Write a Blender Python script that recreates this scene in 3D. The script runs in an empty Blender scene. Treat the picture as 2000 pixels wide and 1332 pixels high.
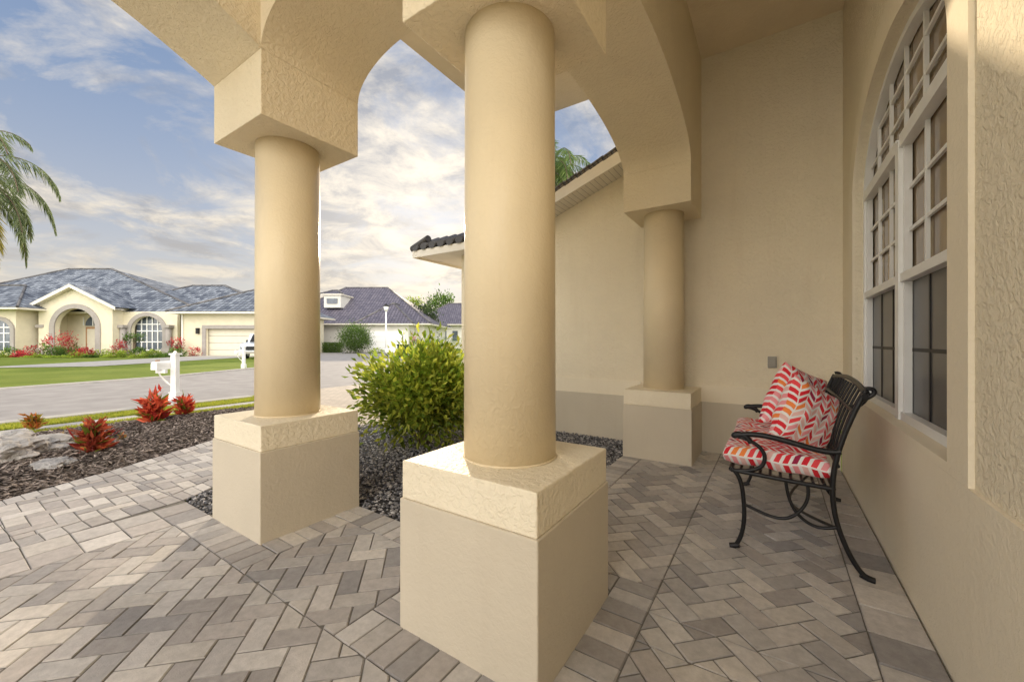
import bpy, math, random
import numpy as np
from mathutils import Vector, Matrix
random.seed(7); RNG=np.random.default_rng(7)
H=1.25
YAW=math.radians(33.3)
Fx,Fy=-math.sin(YAW),math.cos(YAW)
Rx,Ry=math.cos(YAW),math.sin(YAW)
def TP(p): return (p[0]*H,p[1]*H,p[2]*H)
def TF(p):
    u,v,z=p
    return ((Fx*v+Rx*u)*H,(Fy*v+Ry*u)*H,z*H)
SC=bpy.context.scene
COL=SC.collection
# ------------------------------------------------------------ materials
class NT:
    def __init__(s,nt): s.nt=nt
    def n(s,t,**k):
        n=s.nt.nodes.new(t)
        for a,b in k.items(): setattr(n,a,b)
        return n
    def l(s,a,b): s.nt.links.new(a,b)
    def math(s,op,a,b=None,c=None,clamp=False):
        n=s.n('ShaderNodeMath',operation=op); n.use_clamp=clamp
        for i,x in enumerate((a,b,c)):
            if x is None: continue
            if isinstance(x,(int,float)): n.inputs[i].default_value=x
            else: s.l(x,n.inputs[i])
        return n.outputs[0]
    def mix(s,f,a,b,bt='MIX'):
        n=s.n('ShaderNodeMix',data_type='RGBA',blend_type=bt)
        for i,x in ((0,f),(6,a),(7,b)):
            if isinstance(x,(int,float)): n.inputs[i].default_value=x
            elif isinstance(x,tuple): n.inputs[i].default_value=(*x[:3],1)
            else: s.l(x,n.inputs[i])
        return n.outputs[2]
    def ramp(s,f,stops,interp='LINEAR'):
        n=s.n('ShaderNodeValToRGB'); cr=n.color_ramp; cr.interpolation=interp
        while len(cr.elements)<len(stops): cr.elements.new(0.5)
        for e,(p,c) in zip(cr.elements,stops):
            e.position=p; e.color=(*c[:3],1) if isinstance(c,tuple) else (c,c,c,1)
        s.l(f,n.inputs[0]); return n.outputs[0]
    def noise(s,vec,scale,detail=4,rough=.55,dist=0):
        n=s.n('ShaderNodeTexNoise'); n.inputs['Scale'].default_value=scale
        n.inputs['Detail'].default_value=detail; n.inputs['Roughness'].default_value=rough
        n.inputs['Distortion'].default_value=dist
        if vec is not None: s.l(vec,n.inputs['Vector'])
        return n.outputs[0]
def newmat(name):
    m=bpy.data.materials.new(name); m.use_nodes=True
    t=NT(m.node_tree); b=m.node_tree.nodes['Principled BSDF']
    return m,t,b
def simple(name,col,rough=.6,var=.12,scale=6,bump=0,bscale=60,spec=.3,metal=0,bdist=.004):
    m,t,b=newmat(name)
    tc=t.n('ShaderNodeNewGeometry').outputs['Position']
    f=t.noise(tc,scale,5)
    lo=tuple(c*(1-var) for c in col); hi=tuple(min(1,c*(1+var)) for c in col)
    c=t.ramp(f,[(.3,lo),(.7,hi)])
    t.l(c,b.inputs['Base Color'])
    b.inputs['Roughness'].default_value=rough
    b.inputs['Specular IOR Level'].default_value=spec
    b.inputs['Metallic'].default_value=metal
    if bump:
        h=t.noise(tc,bscale,6,.6)
        bp=t.n('ShaderNodeBump'); bp.inputs['Strength'].default_value=bump; bp.inputs['Distance'].default_value=bdist
        t.l(h,bp.inputs['Height']); t.l(bp.outputs[0],b.inputs['Normal'])
    return m
def stucco(name,col,bump=.6,rough=.75,big=.06):
    m,t,b=newmat(name)
    P=t.n('ShaderNodeNewGeometry').outputs['Position']
    f=t.noise(P,1.3,4); g=t.noise(P,45,4,.7)
    c=t.ramp(f,[(.3,tuple(x*(1-big) for x in col)),(.7,tuple(min(1,x*(1+big)) for x in col))])
    c=t.mix(t.math('MULTIPLY',g,.10),c,tuple(x*.75 for x in col))
    sc=t.n('ShaderNodeMapping'); sc.inputs['Scale'].default_value=(7,7,.7); t.l(P,sc.inputs[0])
    st=t.ramp(t.noise(sc.outputs[0],1.0,6,.65),[(.52,0.0),(.8,1.0)])
    c=t.mix(t.math('MULTIPLY',st,.22),c,tuple(x*y for x,y in zip(col,(.78,.72,.66))))
    t.l(c,b.inputs['Base Color']); b.inputs['Roughness'].default_value=rough
    b.inputs['Specular IOR Level'].default_value=.25
    n1=t.noise(P,38,3,.55,.6); n2=t.noise(P,140,3,.6)
    s=t.ramp(n1,[(.42,0.0),(.6,1.0)])
    h=t.math('ADD',s,t.math('MULTIPLY',n2,.5))
    bp=t.n('ShaderNodeBump'); bp.inputs['Strength'].default_value=bump; bp.inputs['Distance'].default_value=.004
    t.l(h,bp.inputs['Height']); t.l(bp.outputs[0],b.inputs['Normal'])
    return m
M_wall=stucco('stucco_wall',(.88,.785,.605),.95,big=.04)
M_smooth=stucco('stucco_smooth',(.89,.795,.62),.3,big=.03)
M_cap=stucco('stucco_capital',(.86,.745,.54),.75,big=.04)
M_col=stucco('column_paint',(.82,.69,.47),.18,.34,.07)
M_band=stucco('plinth_band',(.88,.79,.61),.65,.5,.04)
M_taupe=stucco('plinth_taupe',(.63,.56,.445),.22,.6,.05)
M_ceil=stucco('ceiling_paint',(.86,.74,.55),.3)
M_white=simple('white_vinyl',(.88,.88,.87),.35,.03)
M_black=simple('cast_iron',(.012,.012,.014),.38,.2,40,.3,120,.5,.3)
M_street=simple('asphalt',(.34,.32,.31),.9,.14,2,.5,200)
M_conc=simple('concrete',(.50,.47,.43),.85,.12,5,.3,90)
M_mulch=simple('mulch_soil',(.06,.045,.035),.95,.5,25,1,60,bdist=.02)
M_gravelbase=simple('gravel_bed_soil',(.07,.068,.07),.95,.5,40,1,90,bdist=.01)
M_joint=simple('joint_sand',(.19,.175,.15),.95,.3,60,.4,200)
M_trunk=simple('bark',(.16,.12,.085),.9,.3,10,.8,40,bdist=.02)
M_stonetrim=simple('taupe_trim',(.36,.33,.31),.8,.08,4)
M_cream=simple('cream_wall',(.72,.66,.51),.8,.06,2)
M_offw=simple('offwhite_wall',(.68,.66,.61),.8,.05,2)
M_gdoor=simple('garage_door_paint',(.68,.63,.52),.5,.04,3)
M_soff=simple('soffit_paint',(.80,.75,.66),.6,.05,4)
M_carp=simple('car_paint_white',(.70,.74,.8),.25,.02,3,spec=.5)
M_dark=simple('dark_interior',(.02,.02,.022),.5,.2)
M_rubber=simple('rubber',(.015,.015,.015),.8,.2)
M_bin=simple('green_bin_plastic',(.01,.035,.02),.5,.1)
M_rock=simple('limestone',(.46,.43,.40),.9,.35,9,1,30,bdist=.03)
M_door=simple('entry_door_wood',(.42,.24,.12),.5,.2,8)
M_outlet=simple('outlet_metal',(.35,.33,.29),.5,.08)

def attrmat(name,rough=.6,trans=0,bump=0,bscale=150,nvar=0,spec=.3):
    m,t,b=newmat(name)
    a=t.n('ShaderNodeAttribute',attribute_name='Col')
    col=a.outputs['Color']
    P=t.n('ShaderNodeNewGeometry').outputs['Position']
    if nvar:
        f=t.noise(P,22,5,.7); f2=t.noise(P,1.1,4,.6)
        col=t.mix(nvar,col,t.ramp(f,[(.3,.45),(.7,1.0)]),'MULTIPLY')
        col=t.mix(.5,col,t.ramp(f2,[(.35,.68),(.6,1.0)]),'MULTIPLY')
    t.l(col,b.inputs['Base Color']); b.inputs['Roughness'].default_value=rough
    b.inputs['Specular IOR Level'].default_value=spec
    if bump:
        bp=t.n('ShaderNodeBump'); bp.inputs['Strength'].default_value=bump; bp.inputs['Distance'].default_value=.003
        t.l(t.noise(P,bscale,5,.65),bp.inputs['Height']); t.l(bp.outputs[0],b.inputs['Normal'])
    if trans:
        tr=t.n('ShaderNodeBsdfTranslucent'); t.l(col,tr.inputs['Color'])
        mx=t.n('ShaderNodeMixShader'); mx.inputs[0].default_value=trans
        t.l(b.outputs[0],mx.inputs[1]); t.l(tr.outputs[0],mx.inputs[2])
        t.l(mx.outputs[0],m.node_tree.nodes['Material Output'].inputs['Surface'])
    return m
M_leaf=attrmat('leaf',.45,.45)
M_brick=attrmat('paver_brick',.62,0,.6,180,.5,.4)
M_stone=attrmat('stone_chips',.8,0,0)

def grassmat():
    m,t,b=newmat('grass')
    P=t.n('ShaderNodeNewGeometry').outputs['Position']
    a=t.noise(P,.5,4); c=t.noise(P,14,6,.75)
    col=t.ramp(a,[(.3,(.20,.27,.045)),(.7,(.32,.37,.075))])
    col=t.mix(t.math('MULTIPLY',c,.6),col,(.09,.14,.02))
    t.l(col,b.inputs['Base Color']); b.inputs['Roughness'].default_value=.9
    b.inputs['Specular IOR Level'].default_value=.1
    bp=t.n('ShaderNodeBump'); bp.inputs['Strength'].default_value=1; bp.inputs['Distance'].default_value=.03
    t.l(t.noise(P,30,6,.8),bp.inputs['Height']); t.l(bp.outputs[0],b.inputs['Normal'])
    return m
M_grass=grassmat()
def glassmat(name,col,rough=.04):
    m,t,b=newmat(name)
    P=t.n('ShaderNodeNewGeometry').outputs['Position']
    c=t.ramp(t.noise(P,2,2),[(.3,tuple(x*.7 for x in col)),(.7,tuple(x*1.3 for x in col))])
    t.l(c,b.inputs['Base Color']); b.inputs['Roughness'].default_value=rough
    b.inputs['Specular IOR Level'].default_value=.6
    return m
M_glass=glassmat('window_glass',(.28,.21,.14))
M_screen=glassmat('window_screen',(.085,.085,.09),.3)
M_fglass=glassmat('far_window_glass',(.10,.12,.15),.1)
def tilemat(name,c1,c2,tw=.3,tl=.38):
    m,t,b=newmat(name)
    uv=t.n('ShaderNodeTexCoord').outputs['UV']
    s=t.n('ShaderNodeSeparateXYZ'); t.l(uv,s.inputs[0])
    U=t.math('DIVIDE',s.outputs[0],tw); V=t.math('DIVIDE',s.outputs[1],tl)
    fu=t.math('FRACT',U); fv=t.math('FRACT',V)
    cb=t.n('ShaderNodeCombineXYZ'); t.l(t.math('FLOOR',U),cb.inputs[0]); t.l(t.math('FLOOR',V),cb.inputs[1])
    w=t.n('ShaderNodeTexWhiteNoise'); t.l(cb.outputs[0],w.inputs[0])
    col=t.mix(w.outputs[0],c1,c2)
    hu=t.math('SINE',t.math('MULTIPLY',fu,math.pi))
    edge=t.math('LESS_THAN',fv,.2); gr=t.math('LESS_THAN',hu,.35)
    dk=t.math('MAXIMUM',edge,t.math('MULTIPLY',gr,.8))
    col=t.mix(t.math('MULTIPLY',dk,.7),col,(.02,.022,.028))
    t.l(col,b.inputs['Base Color']); b.inputs['Roughness'].default_value=.6
    h=t.math('ADD',hu,t.math('MULTIPLY',t.math('SUBTRACT',1.0,fv),.8))
    bp=t.n('ShaderNodeBump'); bp.inputs['Strength'].default_value=.8; bp.inputs['Distance'].default_value=.06
    t.l(h,bp.inputs['Height']); t.l(bp.outputs[0],b.inputs['Normal'])
    return m
M_tile=tilemat('roof_tile',(.09,.105,.14),(.34,.37,.42),.42,.52)
M_tile2=tilemat('roof_tile_plum',(.12,.11,.15),(.20,.18,.22),.36,.46)
M_tile3=tilemat('roof_tile_brown',(.12,.115,.12),(.28,.26,.25))
def pavermat():
    m,t,b=newmat('driveway_pavers')
    P=t.n('ShaderNodeNewGeometry').outputs['Position']
    br=t.n('ShaderNodeTexBrick'); t.l(P,br.inputs['Vector'])
    br.inputs['Scale'].default_value=1; br.inputs['Brick Width'].default_value=.2; br.inputs['Row Height'].default_value=.1
    br.inputs['Mortar Size'].default_value=.006
    br.inputs['Color1'].default_value=(.56,.48,.40,1); br.inputs['Color2'].default_value=(.45,.39,.32,1); br.inputs['Mortar'].default_value=(.27,.23,.19,1)
    t.l(br.outputs[0],b.inputs['Base Color']); b.inputs['Roughness'].default_value=.85
    return m
M_drive=pavermat()
def cushmat():
    m,t,b=newmat('chevron_fabric')
    s=t.n('ShaderNodeSeparateXYZ'); t.l(t.n('ShaderNodeTexCoord').outputs['UV'],s.inputs[0])
    W=.050; B=.044
    U=t.math('DIVIDE',s.outputs[1],W); cu=t.math('FLOOR',U); fu=t.math('FRACT',U)
    par=t.math('SUBTRACT',t.math('MULTIPLY',t.math('FRACT',t.math('ADD',t.math('MULTIPLY',cu,.5),.125)),4),1.5)
    off=t.math('MULTIPLY',t.math('MULTIPLY',t.math('SUBTRACT',fu,.5),par),W*.9)
    V=t.math('DIVIDE',t.math('ADD',s.outputs[0],off),B)
    iv=t.math('FLOOR',V); fv=t.math('FRACT',V)
    cb=t.n('ShaderNodeCombineXYZ'); t.l(t.math('ADD',cu,.5),cb.inputs[0]); t.l(t.math('ADD',iv,.5),cb.inputs[1])
    w=t.n('ShaderNodeTexWhiteNoise',noise_dimensions='2D'); t.l(cb.outputs[0],w.inputs[0])
    col=t.ramp(w.outputs[0],[(0,(.72,.02,.035)),(.28,(.85,.07,.08)),(.46,(.88,.33,.35)),(.66,(.92,.26,.06)),(.74,(.85,.52,.48)),(.86,(.34,.012,.06)),(.90,(.80,.05,.06))],'CONSTANT')
    gap=t.math('MAXIMUM',t.math('GREATER_THAN',fv,.62),t.math('MAXIMUM',t.math('LESS_THAN',fu,.05),t.math('GREATER_THAN',fu,.95)))
    col=t.mix(gap,col,(.88,.84,.82))
    t.l(col,b.inputs['Base Color']); b.inputs['Roughness'].default_value=.85
    P=t.n('ShaderNodeNewGeometry').outputs['Position']
    bp=t.n('ShaderNodeBump'); bp.inputs['Strength'].default_value=.6; bp.inputs['Distance'].default_value=.012
    t.l(t.noise(P,14,4,.6,.8),bp.inputs['Height']); t.l(bp.outputs[0],b.inputs['Normal'])
    return m
M_cush=cushmat()

# ------------------------------------------------------------ mesh helpers
def empty(name,loc=(0,0,0)):
    e=bpy.data.objects.new(name,None); e.location=loc; e.empty_display_size=.2; COL.objects.link(e); return e
def par(o,e):
    if e is not None:
        o.parent=e; o.matrix_parent_inverse=Matrix.Translation(e.location).inverted()
    return o
def mesh(name,V,Fc,mat,parent=None,T=None,smooth=False,mats=None,mi=None):
    me=bpy.data.meshes.new(name)
    if T: V=[T(v) for v in V]
    me.from_pydata([tuple(v) for v in V],[],Fc); me.update()
    o=bpy.data.objects.new(name,me); COL.objects.link(o)
    if mats:
        for x in mats: me.materials.append(x)
        for p,i in zip(me.polygons,mi): p.material_index=i
    else: me.materials.append(mat)
    if smooth:
        for p in me.polygons: p.use_smooth=True
    return par(o,parent)
def box(name,x0,x1,y0,y1,z0,z1,mat,parent=None,T=TP,bev=0):
    V=[(x,y,z) for z in (z0,z1) for y in (y0,y1) for x in (x0,x1)]
    F=[(0,2,3,1),(4,5,7,6),(0,1,5,4),(2,6,7,3),(0,4,6,2),(1,3,7,5)]
    o=mesh(name,V,F,mat,parent,T)
    if bev:
        b=o.modifiers.new('b','BEVEL'); b.width=bev; b.segments=2
    return o
def arc_path(a,b,zb,zs,rise,kind='ell',n=40):
    pts=[(a,zb)] if zb<zs-1e-6 else []
    c=(a+b)/2; R=(b-a)/2
    for i in range(n+1):
        th=math.pi*i/n
        u=-math.cos(th)
        z=zs+rise*(math.sin(th) if kind=='ell' else (1-u*u))
        pts.append((c+R*u,z))
    if zb<zs-1e-6: pts.append((b,zb))
    return pts
def arch_wall(name,s0,s1,z0,z1,a,b,zb,zs,rise,t0,t1,axis,mat,parent=None,T=TP,kind='ell'):
    V=[];F=[]
    def q(s,t,z):
        V.append((s,t,z) if axis=='x' else (t,s,z)); return len(V)-1
    path=arc_path(a,b,zb,zs,rise,kind)
    for t in (t0,t1):
        if a>s0+1e-5: F.append([q(s0,t,zb),q(a,t,zb),q(a,t,z1),q(s0,t,z1)])
        if b<s1-1e-5: F.append([q(b,t,zb),q(s1,t,zb),q(s1,t,z1),q(b,t,z1)])
        if zb>z0+1e-5: F.append([q(s0,t,z0),q(s1,t,z0),q(s1,t,zb),q(s0,t,zb)])
        for p,r in zip(path[:-1],path[1:]):
            if abs(p[0]-r[0])>1e-6: F.append([q(p[0],t,p[1]),q(r[0],t,r[1]),q(r[0],t,z1),q(p[0],t,z1)])
    for p,r in zip(path[:-1],path[1:]):
        F.append([q(p[0],t0,p[1]),q(p[0],t1,p[1]),q(r[0],t1,r[1]),q(r[0],t0,r[1])])
    if zb>z0+1e-5: F.append([q(a,t0,zb),q(a,t1,zb),q(b,t1,zb),q(b,t0,zb)])
    F.append([q(s0,t0,z1),q(s1,t0,z1),q(s1,t1,z1),q(s0,t1,z1)])
    lo=z0 if zb>z0+1e-5 else zb
    if a>s0+1e-5 or zb>z0: F.append([q(s0,t0,lo),q(s0,t1,lo),q(s0,t1,z1),q(s0,t0,z1)])
    if b<s1-1e-5 or zb>z0: F.append([q(s1,t0,lo),q(s1,t1,lo),q(s1,t1,z1),q(s1,t0,z1)])
    return mesh(name,V,F,mat,parent,T)
def ring(name,pin,pout,t0,t1,axis,mat,parent=None,T=TP):
    V=[];F=[]
    def q(s,t,z):
        V.append((s,t,z) if axis=='x' else (t,s,z)); return len(V)-1
    for i in range(len(pin)-1):
        a,b,c,d=pin[i],pin[i+1],pout[i+1],pout[i]
        for t in (t0,t1): F.append([q(p[0],t,p[1]) for p in (a,b,c,d)])
        F.append([q(a[0],t0,a[1]),q(b[0],t0,b[1]),q(b[0],t1,b[1]),q(a[0],t1,a[1])])
        F.append([q(d[0],t0,d[1]),q(c[0],t0,c[1]),q(c[0],t1,c[1]),q(d[0],t1,d[1])])
    for i in (0,-1):
        a,d=pin[i],pout[i]
        F.append([q(a[0],t0,a[1]),q(d[0],t0,d[1]),q(d[0],t1,d[1]),q(a[0],t1,a[1])])
    return mesh(name,V,F,mat,parent,T)
def cyl(name,x,y,z0,z1,r0,r1,mat,parent=None,T=TP,n=64,rings=1):
    V=[];F=[]
    for k in range(rings+1):
        f=k/rings; r=r0+(r1-r0)*f
        for i in range(n):
            a=2*math.pi*i/n; V.append((x+r*math.cos(a),y+r*math.sin(a),z0+(z1-z0)*f))
    for k in range(rings):
        for i in range(n):
            j=(i+1)%n; F.append((k*n+i,k*n+j,(k+1)*n+j,(k+1)*n+i))
    F.append(tuple(range(n))[::-1]); F.append(tuple(rings*n+i for i in range(n)))
    o=mesh(name,V,F,mat,parent,T)
    for p in o.data.polygons: p.use_smooth=len(p.vertices)==4
    return o
def tube(name,pts,r,mat,parent=None,T=None,cyc=False,kind='NURBS',flat=None):
    c=bpy.data.curves.new(name,'CURVE'); c.dimensions='3D'; c.bevel_depth=r; c.bevel_resolution=3; c.resolution_u=8
    s=c.splines.new(kind); s.points.add(len(pts)-1)
    for p,q in zip(s.points,pts):
        if T: q=T(q)
        p.co=(*q,1)
    if kind=='NURBS': s.order_u=min(4,len(pts)); s.use_endpoint_u=True
    s.use_cyclic_u=cyc; c.use_fill_caps=True
    c.materials.append(mat)
    o=bpy.data.objects.new(name,c); COL.objects.link(o); return par(o,parent)
def attr_mesh(name,V,F,cols_per_face,mat,parent=None,nv=None):
    me=bpy.data.meshes.new(name)
    V=np.asarray(V,dtype=np.float32)
    me.from_pydata(V.tolist(),[],F)
    at=me.color_attributes.new('Col','FLOAT_COLOR','CORNER')
    ln=np.array([len(f) for f in F]); c=np.repeat(np.asarray(cols_per_face,dtype=np.float32),ln,axis=0)
    c=np.concatenate([c,np.ones((len(c),1),np.float32)],1)
    at.data.foreach_set('color',c.ravel()); me.materials.append(mat); me.update()
    o=bpy.data.objects.new(name,me); COL.objects.link(o); return par(o,parent)
def leaves(name,C,D,L,Wd,cols,parent=None,mat=None,fold=.25):
    n=len(C); C=np.asarray(C);D=np.asarray(D,float); D/=np.linalg.norm(D,axis=1,keepdims=True)+1e-9
    r=RNG.normal(size=(n,3)); S=np.cross(D,r); S/=np.linalg.norm(S,axis=1,keepdims=True)+1e-9
    N=np.cross(D,S)
    L=np.broadcast_to(np.asarray(L,float),(n,))[:,None]; Wd=np.broadcast_to(np.asarray(Wd,float),(n,))[:,None]
    base=C; tip=C+D*L; mid=C+D*L*.45
    l=mid+S*Wd*.5+N*Wd*fold; rr=mid-S*Wd*.5+N*Wd*fold
    V=np.stack([base,rr,tip,l],1).reshape(-1,3)
    F=[]
    for i in range(n):
        k=4*i; F.append((k,k+1,k+2)); F.append((k,k+2,k+3))
    return attr_mesh(name,V,F,np.repeat(np.asarray(cols),2,axis=0),mat or M_leaf,parent)
def rdir(n,up=0.0):
    d=RNG.normal(size=(n,3)); d/=np.linalg.norm(d,axis=1,keepdims=True); d[:,2]+=up; return d
def mixcol(n,c1,c2,p=1.0):
    f=RNG.random((n,1))**p; return np.array(c1)*(1-f)+np.array(c2)*f
def clumpfol(name,center,rad,nclump,nleaf,size,c1,c2,parent=None,clr=.28,fill=.55,rim=.85,rimv=.3):
    c=np.array(center);R=np.array(rad)
    d=rdir(nclump); d/=np.linalg.norm(d,axis=1,keepdims=True)
    rr=(fill+(1-fill)*RNG.random((nclump,1)))*(rim+rimv*RNG.random((nclump,1)))
    cc=c+d*R*rr
    per=nleaf//nclump
    idx=np.repeat(np.arange(nclump),per)
    n=len(idx)
    off=RNG.normal(size=(n,3))*clr*R.min()*.6
    P=cc[idx]+off
    P[:,2]=np.maximum(P[:,2],.02)
    D=(P-c)/R; D+=rdir(n)*.8; D[:,2]+=.2
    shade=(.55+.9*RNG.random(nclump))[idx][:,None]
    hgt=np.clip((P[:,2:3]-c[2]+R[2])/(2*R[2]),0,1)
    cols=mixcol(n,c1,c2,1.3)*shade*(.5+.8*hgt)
    return leaves(name,P,D,size*(.7+.6*RNG.random(n)),size*.5,cols,parent)
# polygon clipping
def clip_half(poly,p,nx,ny):
    out=[]
    for i in range(len(poly)):
        a=poly[i];b=poly[(i+1)%len(poly)]
        da=(a[0]-p[0])*nx+(a[1]-p[1])*ny; db=(b[0]-p[0])*nx+(b[1]-p[1])*ny
        if da>=0: out.append(a)
        if (da>=0)!=(db>=0):
            t=da/(da-db); out.append((a[0]+t*(b[0]-a[0]),a[1]+t*(b[1]-a[1])))
    return out
def area(p): return .5*sum(p[i][0]*p[(i+1)%len(p)][1]-p[(i+1)%len(p)][0]*p[i][1] for i in range(len(p)))
def ccw(p): return p if area(p)>0 else p[::-1]
def edges(c):
    for i in range(len(c)):
        a=c[i];b=c[(i+1)%len(c)]; yield a,-(b[1]-a[1]),(b[0]-a[0])
def clip_conv(poly,c):
    for a,nx,ny in edges(c):
        if len(poly)<3: return []
        poly=clip_half(poly,a,nx,ny)
    return poly if len(poly)>=3 else []
def subtract(poly,c):
    out=[];cur=poly
    for a,nx,ny in edges(c):
        if len(cur)<3: break
        o=clip_half(cur,a,-nx,-ny)
        if len(o)>=3 and abs(area(o))>1e-5: out.append(o)
        cur=clip_half(cur,a,nx,ny)
    return out
def rect(x0,x1,y0,y1): return [(x0,y0),(x1,y0),(x1,y1),(x0,y1)]
def herring(x0,x1,y0,y1,w,ang):
    out=[];cx,cy=(x0+x1)/2,(y0+y1)/2; R=math.hypot(x1-x0,y1-y0)/2+2*w
    n=int(R/w)+3; ca,sa=math.cos(ang),math.sin(ang)
    for i in range(-n,n):
        for j in range(-n,n):
            k=(i-j)%4
            if k==0: r=rect(i*w,(i+2)*w,j*w,(j+1)*w)
            elif k==3: r=rect(i*w,(i+1)*w,j*w,(j+2)*w)
            else: continue
            if math.hypot((i+.5)*w,(j+.5)*w)>R: continue
            out.append([(cx+a*ca-b*sa,cy+a*sa+b*ca) for a,b in r])
    return out
BP=[]
PAL=[(.62,.58,.545),(.70,.655,.61),(.53,.495,.47),(.72,.665,.605),(.56,.51,.475),(.42,.395,.385),(.65,.60,.555),(.48,.44,.415)]
def bcol(lite=1.0):
    c=random.choice(PAL); f=random.uniform(.88,1.1)*lite; return tuple(min(.9,x*f) for x in c)
def add_brick(p,col): BP.append((ccw(p),col))
def border(x0,x1,y0,y1,w,along,lite=1.0):
    L=(x1-x0) if along=='x' else (y1-y0); n=max(1,round(L/w)); s=L/n
    for i in range(n):
        if along=='x': add_brick(rect(x0+i*s,x0+(i+1)*s,y0,y1),bcol(lite))
        else: add_brick(rect(x0,x1,y0+i*s,y0+(i+1)*s),bcol(lite))
def shrink(p,d):
    q=p
    for a,nx,ny in edges(p):
        l=math.hypot(nx,ny)
        if l<1e-6: continue
        nx/=l;ny/=l
        q=clip_half(q,(a[0]+nx*d,a[1]+ny*d),nx,ny)
        if len(q)<3: return []
    return q
def build_bricks(name,parent):
    V=[];F=[];C=[]
    for p,col in BP:
        p=[(a*H,b*H) for a,b in p]
        o=shrink(p,random.uniform(.0018,.003))
        if len(o)<3 or abs(area(o))<2e-4: continue
        cx=sum(a for a,b in o)/len(o);cy=sum(b for a,b in o)/len(o)
        dz=random.uniform(-.002,.0012); tx=random.uniform(-.015,.015);ty=random.uniform(-.015,.015)
        k=len(V);n=len(o)
        for a,b in o: V.append((a,b,-.009))
        for a,b in o: V.append((a,b,-.004+dz))
        for a,b in o:
            dx,dy=cx-a,cy-b;l=math.hypot(dx,dy)+1e-6
            V.append((a+dx/l*.006,b+dy/l*.006,dz+(a-cx)*tx+(b-cy)*ty))
        F.append([k+2*n+i for i in range(n)]);C.append(col)
        for i in range(n):
            j=(i+1)%n
            F.append((k+i,k+j,k+n+j,k+n+i));C.append(tuple(x*.45 for x in col))
            F.append((k+n+i,k+n+j,k+2*n+j,k+2*n+i));C.append(tuple(x*.82 for x in col))
    return attr_mesh(name,V,F,C,M_brick,parent)

# ------------------------------------------------------------ geometry constants (units of H)
NX0,NX1=-1.09,-.545; NY0,NY1=.955,1.505
MX0,MX1=-2.655,-2.11
FY0,FY1=3.435,3.985
WX=.443; CE=3.57; SP=2.445; CB=2.12; PT=.58
PB=-.6
patio=empty('brick_patio')
bw=.0825
bands=[rect(NX0-.16,NX1+.16,NY0-.16,NY1+.0), rect(NX1,NX1+.16,NY1,NY1+.16),
       rect(MX0-.065,MX1+.16,NY0-.16,NY1), rect(MX1+.16,NX0-.16,NY1-.165,NY1),
       rect(NX0-.01,NX0+.155,NY1,FY0), rect(WX-.17,WX,-2.5,3.985)]
regs=[rect(-2.72,WX,-2.5,NY1),rect(NX0-.01,WX,NY1,3.985)]
for r in herring(-2.8,.5,-2.5,4.0,bw,math.radians(45)):
    col=bcol()
    for g in regs:
        c=clip_conv(r,g)
        if len(c)<3: continue
        ps=[c]
        for b in bands:
            ps=[x for p in ps for x in subtract(p,b)]
        for p in ps: add_brick(p,col)
def ringb(x0,x1,y0,y1,w):
    border(x0-w,x1+w,y0-w,y0,bw,'x'); 
    border(x0-w,x0,y0,y1,bw,'y'); border(x1,x1+w,y0,y1,bw,'y')
ringb(NX0,NX1,NY0,NY1,.16); border(NX1,NX1+.16,NY1,NY1+.16,bw,'y')
border(MX0-.065,MX1+.16,NY0-.16,NY0,bw,'x'); border(MX1,MX1+.16,NY0,NY1,bw,'y')
border(MX1+.16,NX0-.16,NY1-.165,NY1,bw,'x')
border(NX0-.01,NX0+.155,NY1+.0,FY0,bw,'y')
border(WX-.17,WX,-2.5,3.985,bw*2,'y')
border(-2.885,-2.72,-2.5,NY0,.165,'y',1.08); border(-3.05,-2.885,-2.5,NY0,.165,'y',1.08)
Lp=[(-4.0,-2.5),(-4.02,.25),(-4.27,.85),(-4.8,1.8),(-6.4,3.25)]
Rp=[(-3.05,-2.5),(-3.05,.3),(-3.1,.95),(-3.45,1.6),(-4.15,2.9)]
def offs(L,R,f): return [(a[0]+(b[0]-a[0])*f,a[1]+(b[1]-a[1])*f) for a,b in zip(L,R)]
Li=offs(Lp,Rp,.14)
Ri=offs(Lp,Rp,.86)
quads=[[Li[i],Ri[i],Ri[i+1],Li[i+1]] for i in range(4)]
hb=herring(-6.6,-2.9,-2.5,3.4,bw,0)
for g in quads:
    g=ccw(g)
    for r in hb:
        c=clip_conv(r,g)
        if len(c)>=3: add_brick(c,bcol(1.08))
def sold(A,B):
    for i in range(len(A)-1):
        L=math.dist(A[i],A[i+1]); n=max(1,round(L/bw))
        for k in range(n):
            f0,f1=k/n,(k+1)/n
            q=lambda P,f:(P[i][0]+(P[i+1][0]-P[i][0])*f,P[i][1]+(P[i+1][1]-P[i][1])*f)
            add_brick([q(A,f0),q(B,f0),q(B,f1),q(A,f1)],bcol(1.06))
sold(Lp,Li); sold(Ri,Rp)
build_bricks('paver_bricks',patio)
def sheet(name,pts,z,mat,parent=None,T=TP):
    return mesh(name,[(a,b,z/H) for a,b in pts],[list(range(len(pts)))],mat,parent,T)
sheet('joint_sand_bed',[(-2.72,-2.5),(WX,-2.5),(WX,3.985),(NX0-.01,3.985),(NX0-.01,NY1),(-2.72,NY1)],-.0065,M_joint,patio)
sheet('walkway_sand_bed',[(-2.72,-2.5),(-2.72,.955)]+[(-3.1,.955)]+Rp[3:]+Lp[::-1],-.0065,M_joint,patio)
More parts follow.
